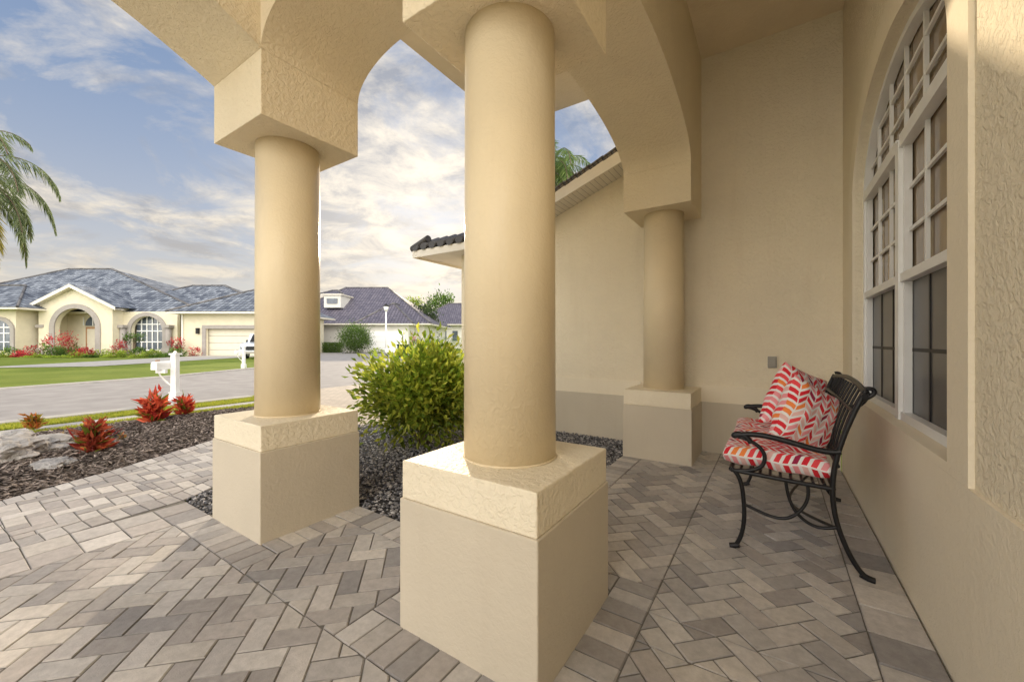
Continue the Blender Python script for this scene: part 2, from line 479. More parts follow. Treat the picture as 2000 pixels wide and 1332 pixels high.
# ---- ground
sheet('ground_lawn',[(-900,-900),(900,-900),(900,900),(-900,900)],-.045,M_grass)
street=[(-8,-60),(-8,9),(-11,13),(-16,16.5),(-30,25),(-60,42),(-62,34),(-34,17.5),(-22,12.0),(-16.5,8),(-14.2,4),(-13.2,0),(-13,-60)]
sheet('street',street,-.030,M_street)
sheet('bounce_pavement',[(-3.05,-12),(8,-12),(8,-2.5),(-3.05,-2.5)],-.02,M_conc)  # unseen pale concrete behind the camera, added to bounce light into the porch
def kerb(name,pts,w=.16,h=.05):
    V=[];F=[]
    for i,(x,y) in enumerate(pts):
        a=pts[max(i-1,0)];b=pts[min(i+1,len(pts)-1)]
        dx,dy=b[0]-a[0],b[1]-a[1];l=math.hypot(dx,dy);nx,ny=-dy/l*w,dx/l*w
        V+=[(x,y,-.04),(x,y,h-.04),(x+nx,y+ny,h-.04),(x+nx,y+ny,-.04)]
    for i in range(len(pts)-1):
        for k in range(4):
            F.append((4*i+k,4*i+(k+1)%4,4*i+4+(k+1)%4,4*i+4+k))
    return mesh(name,V,F,M_conc,None,TP)
kerb('kerb',[(-8,-60),(-8,3.4)],-.2); kerb('kerb',[(-13,-60),(-13.2,0),(-14.2,4),(-16.5,8),(-22,12),(-34,17.5),(-62,34)],.25)
sheet('driveway',[(-4.15,2.9),(-3.4,3.985),(-3.4,9.2),(-8.1,9.2),(-8.1,3.5),(-6.4,3.25)],-.020,M_drive)
sheet('sidewalk',[(-7.35,-30),(-7.35,3.3),(-7.0,3.3),(-7.0,-30)],-.028,M_conc)
mulch=[(-4.0,-6),(-4.0,-2.5)]+Lp[1:]+[(-6.75,2.6),(-6.8,1.2),(-6.75,-6)]
sheet('mulch_bed',mulch,-.022,M_mulch)
gravelpoly=[(-2.72,NY1),(-2.72,.955),(-3.1,.955),(-3.45,1.6),(-4.15,2.9),(-3.45,3.985),(NX0-.01,3.985),(NX0-.01,NY1)]
sheet('gravel_bed',gravelpoly,-.020,M_gravelbase)
def inpoly(x,y,P):
    r=np.zeros(len(x),bool);n=len(P)
    for i in range(n):
        x0,y0=P[i];x1,y1=P[(i+1)%n]
        if y0==y1: continue
        c=((y0>y)!=(y1>y))&(x<(x1-x0)*(y-y0)/(y1-y0)+x0); r^=c
    return r
def scatter(P,n,bb):
    x=RNG.uniform(bb[0],bb[1],n);y=RNG.uniform(bb[2],bb[3],n);k=inpoly(x,y,P);return x[k]*H,y[k]*H
def chips(name,xs,ys,z,sz,cols,stretch=(1,1,.6)):
    n=len(xs)
    o=np.array([(1,0,0),(0,1,0),(-1,0,0),(0,-1,0),(0,0,1),(0,0,-1)],float)
    s=np.array(stretch)*sz*(.5+RNG.random((n,1)))
    v=o[None]*s[:,None,:]*(.7+.6*RNG.random((n,6,3)))
    a=RNG.uniform(0,2*np.pi,n);tl=RNG.normal(size=n)*.35
    ca,sa=np.cos(a),np.sin(a)
    z_=v[...,2]*np.cos(tl)[:,None]+v[...,0]*np.sin(tl)[:,None]; x_=v[...,0]*np.cos(tl)[:,None]-v[...,2]*np.sin(tl)[:,None]
    X=x_*ca[:,None]-v[...,1]*sa[:,None]+xs[:,None]; Y=x_*sa[:,None]+v[...,1]*ca[:,None]+ys[:,None]
    Z=z_+z+RNG.random((n,1))*sz*.8
    V=np.stack([X,Y,Z],-1).reshape(-1,3)
    f=[(0,1,4),(1,2,4),(2,3,4),(3,0,4),(1,0,5),(2,1,5),(3,2,5),(0,3,5)]
    F=[tuple(6*i+k for k in t) for i in range(n) for t in f]
    return attr_mesh(name,V,F,np.repeat(cols,8,axis=0),M_stone)
xs,ys=scatter(gravelpoly,26000,(-4.2,-1.09,.95,3.99))
n=len(xs); g=RNG.random((n,1)); chips('gravel',xs,ys,-.008,.013,(np.array([.10,.10,.115])*(1-g)+np.array([.50,.48,.47])*g**2*1.1+.02))
xs,ys=scatter(mulch,26000,(-7.0,-4.0,-1.2,3.3))
n=len(xs); g=RNG.random((n,1)); chips('mulch_chips',xs,ys,-.012,.02,(np.array([.07,.05,.04])*(1-g)+np.array([.44,.36,.31])*g**2),(1.5,.5,.3))
gx=RNG.uniform(-8,-6.75,60000);gy=RNG.uniform(-1,4.2,60000)
k=~((gx>-7.36)&(gx<-6.99)&(gy<3.3)); k&=~inpoly(gx,gy,[(-4.15,2.9),(-3.4,9),(-8.1,9.2),(-8.1,3.5),(-6.4,3.25)])
gx,gy=gx[k],gy[k]; n=len(gx)
D=rdir(n)*.5; D[:,2]=1
leaves('grass_blades',np.stack([gx*H,gy*H,np.full(n,-.045)],1),D,.04+.03*RNG.random(n),.012,mixcol(n,(.28,.36,.04),(.62,.60,.10)))

# ------------------------------------------------------------ porch (house)
house=empty('stucco_house')
def plinth(name,x0,x1,y0,y1,capwall=True):
    e=empty(name,TP(((x0+x1)/2,(y0+y1)/2,0)))
    box('plinth_base',x0-.006,x1+.006,y0-.006,y1+(.006 if y1<3.9 else 0),-.02,.45,M_taupe,e,bev=.006)
    box('plinth_band',x0,x1,y0,y1,.45,PT,M_band,e,bev=.006)
    cx,cy=(x0+x1)/2,(y0+y1)/2
    cyl('shaft',cx,cy,PT,CB,.170,.166,M_col,e,n=96)
    cyl('shaft_foot',cx,cy,PT,PT+.006,.174,.171,M_col,e,n=96)
    box('capital',x0,x1,y0,y1,CB,SP,M_cap,e,bev=.005)
    return e
plinth('porch_column',NX0,NX1,NY0,NY1)
plinth('porch_column',MX0,MX1,NY0,NY1)
plinth('porch_column',NX0,NX1,FY0,FY1)
plinth('porch_column',MX0,MX1,-2.3,-1.75)
box('pier_head',NX0,NX1,NY0,NY1,SP,CE,M_cap,house)
box('pier_head',MX0,MX1,NY0,NY1,SP,CE,M_cap,house)
box('pier_head',NX0,NX1,FY0,FY1,SP,CE,M_cap,house)
box('pier_head',MX0,MX1,-2.3,-1.75,SP,CE,M_cap,house)
arch_wall('cross_arch',MX1,NX0,SP,CE,MX1,NX0,SP,SP,.24,NY0,NY1,'x',M_cap,house)
arch_wall('side_arch',NY1,FY0,SP,CE,NY1,FY0,SP,SP,.27,NX0,NX1,'y',M_cap,house)
arch_wall('entry_arch',-1.75,NY0,SP,CE,-1.75,NY0,SP,SP,.36,MX0,MX1,'y',M_cap,house,kind='seg')
box('porch_ceiling',MX0,.62,PB,FY1,CE,CE+.06,M_ceil,house)
box('wall_filler',NX0-.01,NX1,FY1+.003,FY1+.1,-.04,.64,M_smooth,house)
def roof_face(name,pts,mat,parent,T):
    P=[Vector(T(p)) for p in pts]
    me=bpy.data.meshes.new(name); me.from_pydata([tuple(p) for p in P],[],[list(range(len(P)))]); me.update()
    uv=me.uv_layers.new(name='UVMap')
    e=(P[1]-P[0]).normalized(); nrm=(P[1]-P[0]).cross(P[-1]-P[0]).normalized(); up=nrm.cross(e)
    for l in me.loops:
        d=P[l.vertex_index]-P[0]; uv.data[l.index].uv=(d.dot(e),d.dot(up))
    me.materials.append(mat); o=bpy.data.objects.new(name,me); COL.objects.link(o); return par(o,parent)
def hip(name,u0,u1,v0,v1,ze,zr,ra,rb,mat,parent,T=TF,along='u',soff=M_soff,th=.12):
    if along=='u':
        m=(v0+v1)/2; A=(ra,m,zr);B=(rb,m,zr)
    else:
        m=(u0+u1)/2; A=(m,ra,zr);B=(m,rb,zr)
    a,b,c,d=(u0,v0,ze),(u1,v0,ze),(u1,v1,ze),(u0,v1,ze)
    if along=='u':
        fs=[[a,b,B,A],[c,d,A,B],[b,c,B],[d,a,A]]
    else:
        fs=[[a,b,A],[b,c,B,A],[c,d,B],[d,a,A,B]]
    for f in fs: roof_face(name,f,mat,parent,T)
    box(name+'_fascia',u0+.02,u1-.02,v0+.02,v1-.02,ze-th,ze-.004,soff,parent,T)
    if T is TF:
        for p,q in ((A,B),(a,A),(b,B) if along=='u' else (b,A)):
            tube(name+'_ridge_cap',[(p[0],p[1],p[2]+.03),(q[0],q[1],q[2]+.03)],.09,M_tile3,parent,T,kind='POLY')
hip('porch_roof',MX0-.03,3.5,PB-.1,NY1+.03,CE+.2,CE+.9,-1.3,1.5,M_tile3,house,T=TP)
hip('porch_roof',NX0-.03,3.5,NY1-.5,4.1,CE+.22,CE+1.3,.6,1.5,M_tile3,house,T=TP)
# right wall
A0,A1,ZB,ZS,RS=1.735,3.45,.632,1.94,.48
SW=.155
arch_wall('front_wall',-2.5,FY1,.60,CE,A0,A1,ZB-.006,ZS,RS,WX+.013,WX+.16,'y',M_wall,house)
pin=arc_path(A0,A1,.60,ZS,RS); pout=arc_path(A0-SW,A1+SW,.60,ZS,RS+SW)
pinn=[(s,z if z>.61 else ZB) for s,z in pin]
ring('window_surround',pinn,[(s,z if z>.61 else ZB) for s,z in pout],WX,WX+.0128,'y',M_smooth,house)
box('window_sill',WX,WX+.12,A0-SW,A1+SW,.60,ZB,M_smooth,house)
box('wainscot_band',WX,WX+.14,-2.5,FY1-.02,.43,.5995,M_smooth,house)
box('wainscot_base',WX+.004,WX+.14,-2.5,FY1-.02,-.05,.4295,M_smooth,house)
win=empty('arched_window',TP((WX+.087,2.585,1.2)))
gx_=WX+.10
pg=arc_path(A0,A1,ZB,ZS,RS)
gp=[p for p in pg]
mesh('glass_upper',[(gx_,s,z) for s,z in gp if z>=1.29]+[(gx_,A1,1.29),(gx_,A0,1.29)],[list(range(len([1 for s,z in gp if z>=1.29])+2))],M_glass,win,TP)
box('screen_lower',gx_-.004,gx_,A0,A1,ZB+.003,1.29,M_screen,win)
fw=.032
def inner(p,w):
    c=(A0+A1)/2
    return [ (s+w if i==0 else s-w if i==len(p)-1 else c+(s-c)*(1-w/((A1-A0)/2)), ZB if i in(0,len(p)-1) else ZS+(z-ZS)*(1-w/RS)) for i,(s,z) in enumerate(p)]
ring('frame_outer',inner(pg,fw),pg,gx_-.045,gx_-.004,'y',M_white,win)
box('frame_mullion',gx_-.05,gx_-.005,2.555,2.615,ZB,ZS,M_white,win)
for y0,y1 in ((A0+fw,2.555),(2.615,A1-fw)):
    box('rail_bottom',gx_-.042,gx_-.006,y0,y1,ZB+.0008,ZB+.038,M_white,win)
    box('rail_meeting',gx_-.044,gx_-.006,y0,y1,1.275,1.315,M_white,win)
    box('rail_transom',gx_-.047,gx_-.006,y0,y1,1.905,1.965,M_white,win)
    box('stile',gx_-.034,gx_-.006,y0,y0+.022,ZB+.035,1.905,M_white,win)
    box('stile',gx_-.034,gx_-.006,y1-.022,y1,ZB+.035,1.905,M_white,win)
    for k in (1,2):
        yy=y0+(y1-y0)*k/3
        box('muntin',gx_-.02,gx_-.006,yy-.008,yy+.008,1.315,1.905,M_white,win)
        box('muntin_lower',gx_-.0075,gx_-.0035,yy-.008,yy+.008,ZB+.035,1.275,M_dark,win)
    for k in (1,2):
        zz=1.315+.59*k/3
        box('muntin',gx_-.018,gx_-.0065,y0+.022,y1-.022,zz-.008,zz+.008,M_white,win)
    zz=.96
    box('muntin_lower',gx_-.007,gx_-.0036,y0+.022,y1-.022,zz-.008,zz+.008,M_dark,win)
c=(A0+A1)/2;R=(A1-A0)/2
def zt(y): return ZS+RS*math.sqrt(max(0,1-((y-c)/R)**2))
for k in range(1,6):
    yy=A0+(A1-A0)*k/6
    box('arch_muntin',gx_-.021,gx_-.0062,yy-.009,yy+.009,1.965,zt(yy)-.02,M_white,win)
for zz in (2.10,2.26):
    hw=R*math.sqrt(max(0,1-((zz-ZS)/RS)**2))-.02
    box('arch_muntin',gx_-.019,gx_-.0067,c-hw,c+hw,zz-.008,zz+.008,M_white,win)
# end wall
box('end_wall',NX1-.03,WX+.16,FY1,FY1+.12,.60,CE,M_wall,house)
box('end_band',NX1-.03,WX,FY1-.016,FY1+.1,.45,.60,M_smooth,house)
box('end_base',NX1-.03,WX,FY1-.012,FY1+.1,-.05,.45,M_taupe,house)
ob=empty('outlet_cover',TP((0,FY1,.82)))
box('cover_plate',-.035,.03,FY1-.02,FY1-.001,.775,.87,M_outlet,ob,bev=.004)
box('cover_lid',-.027,.022,FY1-.028,FY1-.02,.785,.86,M_outlet,ob,bev=.004)
# garage wing
GX=-3.41; EZ=2.185
def rz(x): return EZ if x<-2.72 else EZ+.375*(x+2.72)
gw=[(GX,.60),(NX1-.03,.60),(NX1-.03,rz(NX1)-.06),(-2.72,EZ-.06),(GX,EZ-.06)]
mesh('garage_wall',[(x,FY1+.001,z) for x,z in gw],[list(range(5))],M_wall,house,TP)
mesh('garage_side_wall',[(GX,FY1+.001,-.05),(GX,9.5,-.05),(GX,9.5,EZ-.06),(GX,FY1+.001,EZ-.06)],[(0,1,2,3)],M_wall,house,TP)
box('garage_band',GX-.012,NX0-.0,FY1-.016,FY1+.05,.45,.60,M_smooth,house)
box('garage_base',GX-.008,NX0-.0,FY1-.02,FY1+.05,-.05,.45,M_taupe,house)
OV=3.67; EX=-3.97
roof_face('garage_roof',[(EX,9.8,EZ),(EX,OV,EZ),(-2.72,OV+.6,EZ+.40),(-2.72,9.8,EZ+.40)],M_tile3,house,TP)
roof_face('garage_roof',[(EX,OV,EZ),(-2.5,OV,EZ),(-2.5,OV+.6,EZ+.40),(-2.72,OV+.6,EZ+.40)],M_tile3,house,TP)
xr=NX0-.003
roof_face('garage_roof',[(-2.72,9.8,EZ+.06),(-2.72,OV,EZ+.06),(xr,OV,rz(xr)+.06),(xr,9.8,rz(xr)+.06)],M_tile3,house,TP)
roof_face('garage_roof',[(xr,9.8,rz(xr)+.06),(xr,FY1+.13,rz(xr)+.06),(1.2,FY1+.13,rz(1.2)+.06),(1.2,9.8,rz(1.2)+.06)],M_tile3,house,TP)
box('eave_soffit',EX+.01,-2.72,OV+.01,9.7,EZ-.065,EZ-.004,M_soff,house)
box('eave_fascia',EX-.005,-2.60,OV-.012,OV+.008,EZ-.09,EZ+.0,M_soff,house)
box('eave_fascia_side',EX-.012,EX+.008,OV+.009,9.7,EZ-.09,EZ+.0,M_soff,house)
for i in range(9):
    x=EX+.06+i*.15
    cyl('eave_tile_end',x,0,0,.30,.055,.055,M_tile3,house,T=lambda p,x=x:TP((p[0],OV-.03+p[2]*.9,EZ+.035+p[1]*.8+p[2]*.42)),n=16)
for i in range(14):
    y=OV+.02+i*.2
    cyl('eave_tile_side',0,y,0,.30,.055,.055,M_tile3,house,T=lambda p:TP((EX-.03+p[2]*.95,p[1],EZ+.035+p[0]*.8+p[2]*.33)),n=12)
n=34
for i in range(n):
    xa=-2.72+(xr+2.72)*i/n; xb=-2.72+(xr+2.72)*(i+.93)/n
    mesh('rake_soffit_slat',[(xa,OV,rz(xa)-.055),(xb,OV,rz(xb)-.055),(xb,FY1,rz(xb)-.055),(xa,FY1,rz(xa)-.055)],[(0,1,2,3)],M_soff,house,TP)
mesh('rake_soffit_back',[(-2.72,OV,EZ-.048),(xr,OV,rz(xr)-.048),(xr,FY1,rz(xr)-.048),(-2.72,FY1,EZ-.048)],[(0,1,2,3)],M_stonetrim,house,TP)
mesh('rake_fascia',[(-2.76,OV-.012,rz(-2.7)-.09),(xr,OV-.012,rz(xr)-.09),(xr,OV-.012,rz(xr)+.05),(-2.76,OV-.012,rz(-2.7)+.05),
     (-2.76,OV+.008,rz(-2.7)-.09),(xr,OV+.008,rz(xr)-.09),(xr,OV+.008,rz(xr)+.05),(-2.76,OV+.008,rz(-2.7)+.05)],[(0,1,2,3),(4,5,6,7),(0,1,5,4),(3,2,6,7)],M_soff,house,TP)
for i in range(12):
    xa=-2.72+(xr+2.72)*i/12; xb=xa+(xr+2.72)/12*1.08
    tube('rake_tile',[(xa,OV+.0,rz(xa)+.05),(xb,OV+.0,rz(xb)+.06)],.035,M_tile3,house,TP,kind='POLY')

# ------------------------------------------------------------ bench
bench=empty('cast_iron_bench',TP((.1,2.7,0)))
YN,YFr=2.2,3.19
def arm_side(y,out):
    T=TP
    r=.0125
    tube('leg_front',[(-.16,y,.0),(-.135,y,.03),(-.11,y,.12),(-.115,y,.25),(-.13,y,.36),(-.17,y,.385)],r,M_black,bench,T)
    tube('foot_front',[(-.175,y,.006),(-.15,y,.012),(-.135,y,.02)],.016,M_black,bench,T)
    tube('leg_rear',[(.335,y,.006),(.30,y,.03),(.25,y,.14),(.22,y,.26),(.215,y,.37),(.225,y,.48),(.26,y,.62),(.30,y,.73),(.325,y,.79)],r*1.05,M_black,bench,T)
    tube('foot_rear',[(.355,y,.006),(.335,y,.008),(.31,y,.02)],.016,M_black,bench,T)
    tube('seat_side',[(-.17,y,.375),(-.05,y,.37),(.1,y,.362),(.22,y,.36)],r,M_black,bench,T)
    tube('armrest',[(-.085,y,.515),(-.10,y,.545),(-.145,y,.56),(-.165,y,.535),(-.135,y,.55),(-.05,y,.565),(.1,y,.535),(.2,y,.51),(.245,y,.525)],.016,M_black,bench,T)
    tube('arm_scroll',[(-.16,y,.375),(-.06,y,.38),(-.02,y,.44),(-.04,y,.50),(-.09,y,.53),(-.14,y,.54)],r*.9,M_black,bench,T)
    tube('stretcher',[(-.115,y,.22),(-.06,y,.20),(.03,y,.17),(.10,y,.22),(.14,y,.30),(.13,y,.36)],.009,M_black,bench,T)
    tube('stretcher',[(.235,y,.20),(.18,y,.17),(.11,y,.19),(.06,y,.26),(.05,y,.36)],.009,M_black,bench,T)
arm_side(YN,1);arm_side(YFr,-1)
tube('cross_brace',[(.24,YN,.19),(.1,2.5,.13),(.06,2.7,.11),(.1,2.9,.13),(.24,YFr,.19)],.009,M_black,bench,TP)
tube('seat_rail_front',[(-.17,YN,.378),(-.17,YFr,.378)],.013,M_black,bench,TP,kind='POLY')
tube('seat_rail_back',[(.22,YN,.36),(.22,YFr,.36)],.012,M_black,bench,TP,kind='POLY')
for i in range(9):
    x=-.13+i*.04
    tube('seat_slat',[(x,YN,.372),(x,YFr,.372)],.008,M_black,bench,TP,kind='POLY')
tube('back_top',[(.32,YN-.02,.77),(.33,YN+.05,.785),(.335,2.45,.80),(.337,2.7,.81),(.335,2.95,.80),(.33,YFr-.05,.785),(.32,YFr+.02,.77)],.015,M_black,bench,TP)
tube('back_mid',[(.285,YN,.70),(.29,2.7,.705),(.285,YFr,.70)],.009,M_black,bench,TP)
tube('back_low',[(.235,YN,.46),(.235,YFr,.46)],.010,M_black,bench,TP,kind='POLY')
for i in range(1,12):
    y=YN+(YFr-YN)*i/12
    tube('back_slat',[(.235,y,.46),(.25,y,.55),(.275,y,.65),(.305,y,.73),(.332,y,.79)],.007,M_black,bench,TP)
for y in (YN,YFr):
    for k in range(3):
        yy=y+(.04+.04*k)*(1 if y<2.7 else -1)
        tube('back_scroll',[(.285,yy,.70),(.32,yy+.015,.72),(.335,yy,.75),(.345,yy-.01,.775),(.335,yy,.79)],.006,M_black,bench,TP)
    tube('back_ear',[(.31,y,.75),(.345,y,.77),(.36,y,.79),(.345,y,.805),(.325,y,.80)],.011,M_black,bench,TP)
def cushion(name,w,h,t,loc,rot,parent,tufts=(),edge=.35,N=36,uo=(0,0)):
    V=[];F=[];UV=[]
    for sgn in (1,-1):
        for i in range(N+1):
            for j in range(N+1):
                a=-1+2*i/N;b=-1+2*j/N
                a=math.sin(a*math.pi/2)*.35+a*.65; b=math.sin(b*math.pi/2)*.35+b*.65
                e=(max(0,1-abs(a)**5)*max(0,1-abs(b)**5))**edge
                z=t/2*e*(1-.35*(a*a+b*b)*(.5 if not tufts else .0))
                for (tx,ty) in tufts:
                    d=((a-tx)*w/2)**2+((b-ty)*h/2)**2
                    z-=t*.22*math.exp(-d/(.04**2)) *(1 if sgn>0 else 0)
                pin=1-.06*(1-abs(a)**2)*abs(b)**4 ; pin2=1-.06*(1-abs(b)**2)*abs(a)**4
                wr=.004*math.sin(9*a+3*b)+.003*math.sin(14*b-5*a)
                V.append((a*w/2*pin2,b*h/2*pin,sgn*z+wr)); UV.append((a*w/2+uo[0]+5+(.7 if sgn<0 else 0),b*h/2+uo[1]+5))
    M=(N+1)**2
    for s in (0,1):
        for i in range(N):
            for j in range(N):
                k=s*M+i*(N+1)+j
                q=(k,k+N+1,k+N+2,k+1); F.append(q if s==0 else q[::-1])
    me=bpy.data.meshes.new(name); me.from_pydata(V,[],F); me.update()
    uv=me.uv_layers.new(name='UVMap')
    for l in me.loops: uv.data[l.index].uv=UV[l.vertex_index]
    for p in me.polygons: p.use_smooth=True
    me.materials.append(M_cush)
    o=bpy.data.objects.new(name,me); COL.objects.link(o)
    mw=Matrix.Translation(Vector(loc))@rot
    me.transform(mw)
    return par(o,parent)
def basis(xa,ya):
    xa=Vector(xa).normalized();ya=Vector(ya);ya=(ya-ya.dot(xa)*xa).normalized();za=xa.cross(ya)
    return Matrix((xa,ya,za)).transposed().to_4x4()
tf=[(a,b) for a in (-.45,.45) for b in (-.75,-.25,.25,.75)]
cushion('seat_cushion',.43*H,.96*H,.115*H,TP((.005,2.69,.432)),basis((1,0,-.03),(0,1,0)),bench,tf,.22)
cushion('pillow_near',.34*H,.36*H,.15*H,TP((.135,2.47,.615)),basis((.33,.28,1),(.62,.8,.0)),bench,(),.5)
cushion('pillow_far',.37*H,.37*H,.15*H,TP((.10,2.80,.655)),basis((.36,.16,1),(.62,.8,-.16)),bench,(),.5,uo=(.3,.2))

# ------------------------------------------------------------ vegetation near
def P2(px,py,depth=None,z=0):
    r=(px-1000)/775
    if depth is None: depth=775/(py-666)*(1-z)
    return (r*depth,depth)
sh=empty('shrub',TF((*P2(828,868),0)))
sx,sy,_=sh.location
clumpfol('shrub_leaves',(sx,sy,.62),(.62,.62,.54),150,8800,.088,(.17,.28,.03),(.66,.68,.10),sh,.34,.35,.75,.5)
for i in range(22):
    a=random.uniform(0,6.28); rr=random.uniform(.15,.5)
    tube('stem',[(sx+.05*math.cos(a),sy+.05*math.sin(a),0),(sx+rr*.5*math.cos(a),sy+rr*.5*math.sin(a),.3),(sx+rr*math.cos(a),sy+rr*math.sin(a),.85)],.006,M_trunk,sh)
def croton(px,py,s,c1,c2,n=130):
    u,v=P2(px,py); x,y,_=TF((u,v,0)); e=empty('croton_plant',(x,y,0))
    D=rdir(n); D[:,2]=np.abs(D[:,2])*1.0+.15
    C=np.stack([np.full(n,x),np.full(n,y),RNG.random(n)*s*.7],1)+RNG.normal(size=(n,3))*s*.14
    C[:,2]=np.maximum(C[:,2],0)
    cols=mixcol(n,c1,c2); k=RNG.random(n)<.18; cols[k]=np.array((.18,.22,.03))
    leaves('croton_leaves',C,D,s*(.3+.35*RNG.random(n)),s*.14,cols,e,fold=.15)
    for q in range(5):
        tube('stem',[(x,y,-.02),(x+random.uniform(-.1,.1)*s*2,y+random.uniform(-.1,.1)*s*2,s*.7)],.008,M_trunk,e)
RED=((.34,.02,.02),(.8,.16,.07)); YG=((.35,.30,.04),(.6,.15,.05))
croton(302,822,.38,*RED,n=300);croton(360,808,.28,*RED,n=200);croton(180,880,.31,(.22,.02,.02),(.55,.14,.06),n=220);croton(65,838,.22,*YG,n=160)
for px,py in ((238,858),(120,858)): croton(px,py,.09,*YG,n=40)
def rock(px,py,s,sc=(1,1,.5)):
    u,v=P2(px,py); x,y,_=TF((u,v,0))
    bpy.ops.mesh.primitive_ico_sphere_add(subdivisions=4,radius=1); o=bpy.context.object; o.name='boulder'; o.data.name='boulder'
    me=o.data; 
    from mathutils import noise as mn
    off=Vector((random.random()*20,)*3)
    for vv in me.vertices:
        d=mn.noise(vv.co*1.3+off)*.45+mn.noise(vv.co*4+off)*.18+mn.noise(vv.co*9+off)*.07
        vv.co=vv.co*(1+d)
    me.transform(Matrix.Diagonal((s*sc[0],s*sc[1],s*sc[2],1)))
    o.location=(x,y,s*sc[2]*.25); me.materials.append(M_rock)
rock(10,888,.30,(1.4,1,.5));rock(88,870,.24,(1.6,1,.4));rock(-75,895,.35);rock(20,862,.2,(1.5,1,.5));rock(105,905,.14,(1.8,1,.2))
# palms
def palm(name,base,top,nf,L,seed,c1,c2,dead=0,spread=(-.5,1.2),droop=1.0):
    rg=np.random.default_rng(seed); e=empty(name,base)
    b=Vector(base);t=Vector(top)
    pts=[tuple(b.lerp(t,f)+Vector((.1*math.sin(f*3),0,0))) for f in (0,.25,.5,.75,1)]
    o=tube('trunk',pts,.15,M_trunk,e)
    Cs=[];Ds=[];Ls=[];Cc=[]
    for i in range(nf):
        az=2.4*i+rg.uniform(-.3,.3); el=spread[0]+(spread[1]-spread[0])*(i+.5)/nf; l=L*rg.uniform(.85,1.12)
        d=Vector((math.cos(az)*math.cos(el),math.sin(az)*math.cos(el),math.sin(el)))
        p=Vector(pts[-1]); rp=[tuple(p)]
        N=52; isd=el<-.25 and dead
        col=np.array((.46,.40,.12)) if isd else None
        for k in range(N):
            f=k/N
            d=(d+Vector((0,0,-1))*.045*droop*(.5+f*1.5)).normalized()
            p=p+d*(l/N); rp.append(tuple(p))
            if f>.1:
                side=d.cross(Vector((0,0,1)))
                if side.length<.1: side=Vector((1,0,0))
                side.normalize()
                for s in (1,-1):
                  for q in (0,1):
                    dd=d*.45+side*s*rg.uniform(.5,1.0)+Vector((0,0,-rg.uniform(.35,1.1)*droop))
                    Cs.append(tuple(p+d*(q*.5*l/N)));Ds.append(tuple(dd));Ls.append(L*.24*math.sin(math.pi*min(1,.12+f*.85))**.6*rg.uniform(.75,1.1))
                    g=rg.random(); Cc.append(col*(.7+.6*g) if col is not None else np.array(c1)*(1-g)+np.array(c2)*g)
        tube('rachis',rp[::6]+[rp[-1]],.014,M_trunk,e)
    leaves('palm_leaflets',np.array(Cs),np.array(Ds),np.array(Ls),.03,np.array(Cc),e,fold=.1)
u=-1.405*9
palm('palm_tree',TF((u,9,0)),TF((u,9,4.75)),46,2.7,3,(.12,.17,.08),(.28,.33,.17),1,(-1.35,1.45),1.3)
palm('palm_tree',TF((1.35,14,0)),TF((1.35,14,6.9)),34,2.7,5,(.08,.15,.04),(.24,.32,.09),0,(-.5,1.3),1.2)

# ------------------------------------------------------------ house across the street
def U(px,v): return (px-1000)/775*v
hA=empty('neighbor_house',TF((-28,30,0)))
V0=28.4
box('main_wall',-46,-23.4,30,42,-.1,3.1,M_cream,hA,TF)
hip('main_roof',-47,-22.6,29.0,43.5,3.15,7.55,-40.5,-36.5,M_tile,hA)
hip('mid_roof',-34,-18,31,41,3.2,6.0,-29,-26,M_tile,hA)
box('left_wing',-44,U(72,V0),27.2,32,-.1,3.2,M_cream,hA,TF)
hip('left_wing_roof',-45,U(95,28.2),26.4,34,3.25,5.2,-40,-37,M_tile,hA)
wl=U(0,27.2)
ring('wing_window_trim',arc_path(wl-.8,wl+.8,.3,1.7,.7),arc_path(wl-1.05,wl+1.05,.3,1.7,.95),27.1,27.19,'x',M_stonetrim,hA,TF)
ring('wing_window_glass',[(wl,.4)]*43,arc_path(wl-.8,wl+.8,.3,1.7,.7),27.12,27.17,'x',M_fglass,hA,TF)
for a in (-.4,0,.4): box('wing_window_bar',wl+a-.03,wl+a+.03,27.08,27.115,.3,2.2,M_white,hA,TF)
for z in (.9,1.5,1.9): box('wing_window_bar',wl-.78,wl+.78,27.085,27.118,z,z+.06,M_white,hA,TF)
e0,e1=U(85,V0),U(228,V0); ec=(e0+e1)/2
arch_wall('entry_front',e0,e1,-.1,3.55,ec-1.45,ec+1.45,-.1,1.95,1.35,V0-.3,V0,'x',M_cream,hA,TF)
mesh('entry_gable',[(e0,V0-.3,3.55),(e1,V0-.3,3.55),(ec,V0-.3,4.75),(e0,V0,3.55),(e1,V0,3.55),(ec,V0,4.75)],[(0,1,2),(3,4,5)],M_cream,hA,TF)
ring('entry_arch_trim',arc_path(ec-1.45,ec+1.45,-.1,1.95,1.35),arc_path(ec-1.8,ec+1.8,-.1,1.95,1.68),V0-.38,V0-.302,'x',M_stonetrim,hA,TF)
for s in (-1,1):
    a=(e0-.6 if s<0 else e1+.6)
    roof_face('entry_roof',[(a,V0-.7,3.35),(a,36,3.35),(ec,36,4.95),(ec,V0-.7,4.95)] ,M_tile,hA,TF)
    mesh('entry_fascia',[(a,V0-.72,3.15),(ec,V0-.72,4.75),(ec,V0-.72,4.98),(a,V0-.72,3.38)],[(0,1,2,3)],M_soff,hA,TF)
    mesh('entry_soffit',[(a,V0-.7,3.2),(ec,V0-.7,4.8),(ec,V0,4.8),(a,V0,3.2)],[(0,1,2,3)],M_soff,hA,TF)
box('entry_side',e0,e0+.15,V0,31,-.1,3.5,M_cream,hA,TF); box('entry_side',e1-.15,e1,V0,31,-.1,3.5,M_cream,hA,TF)
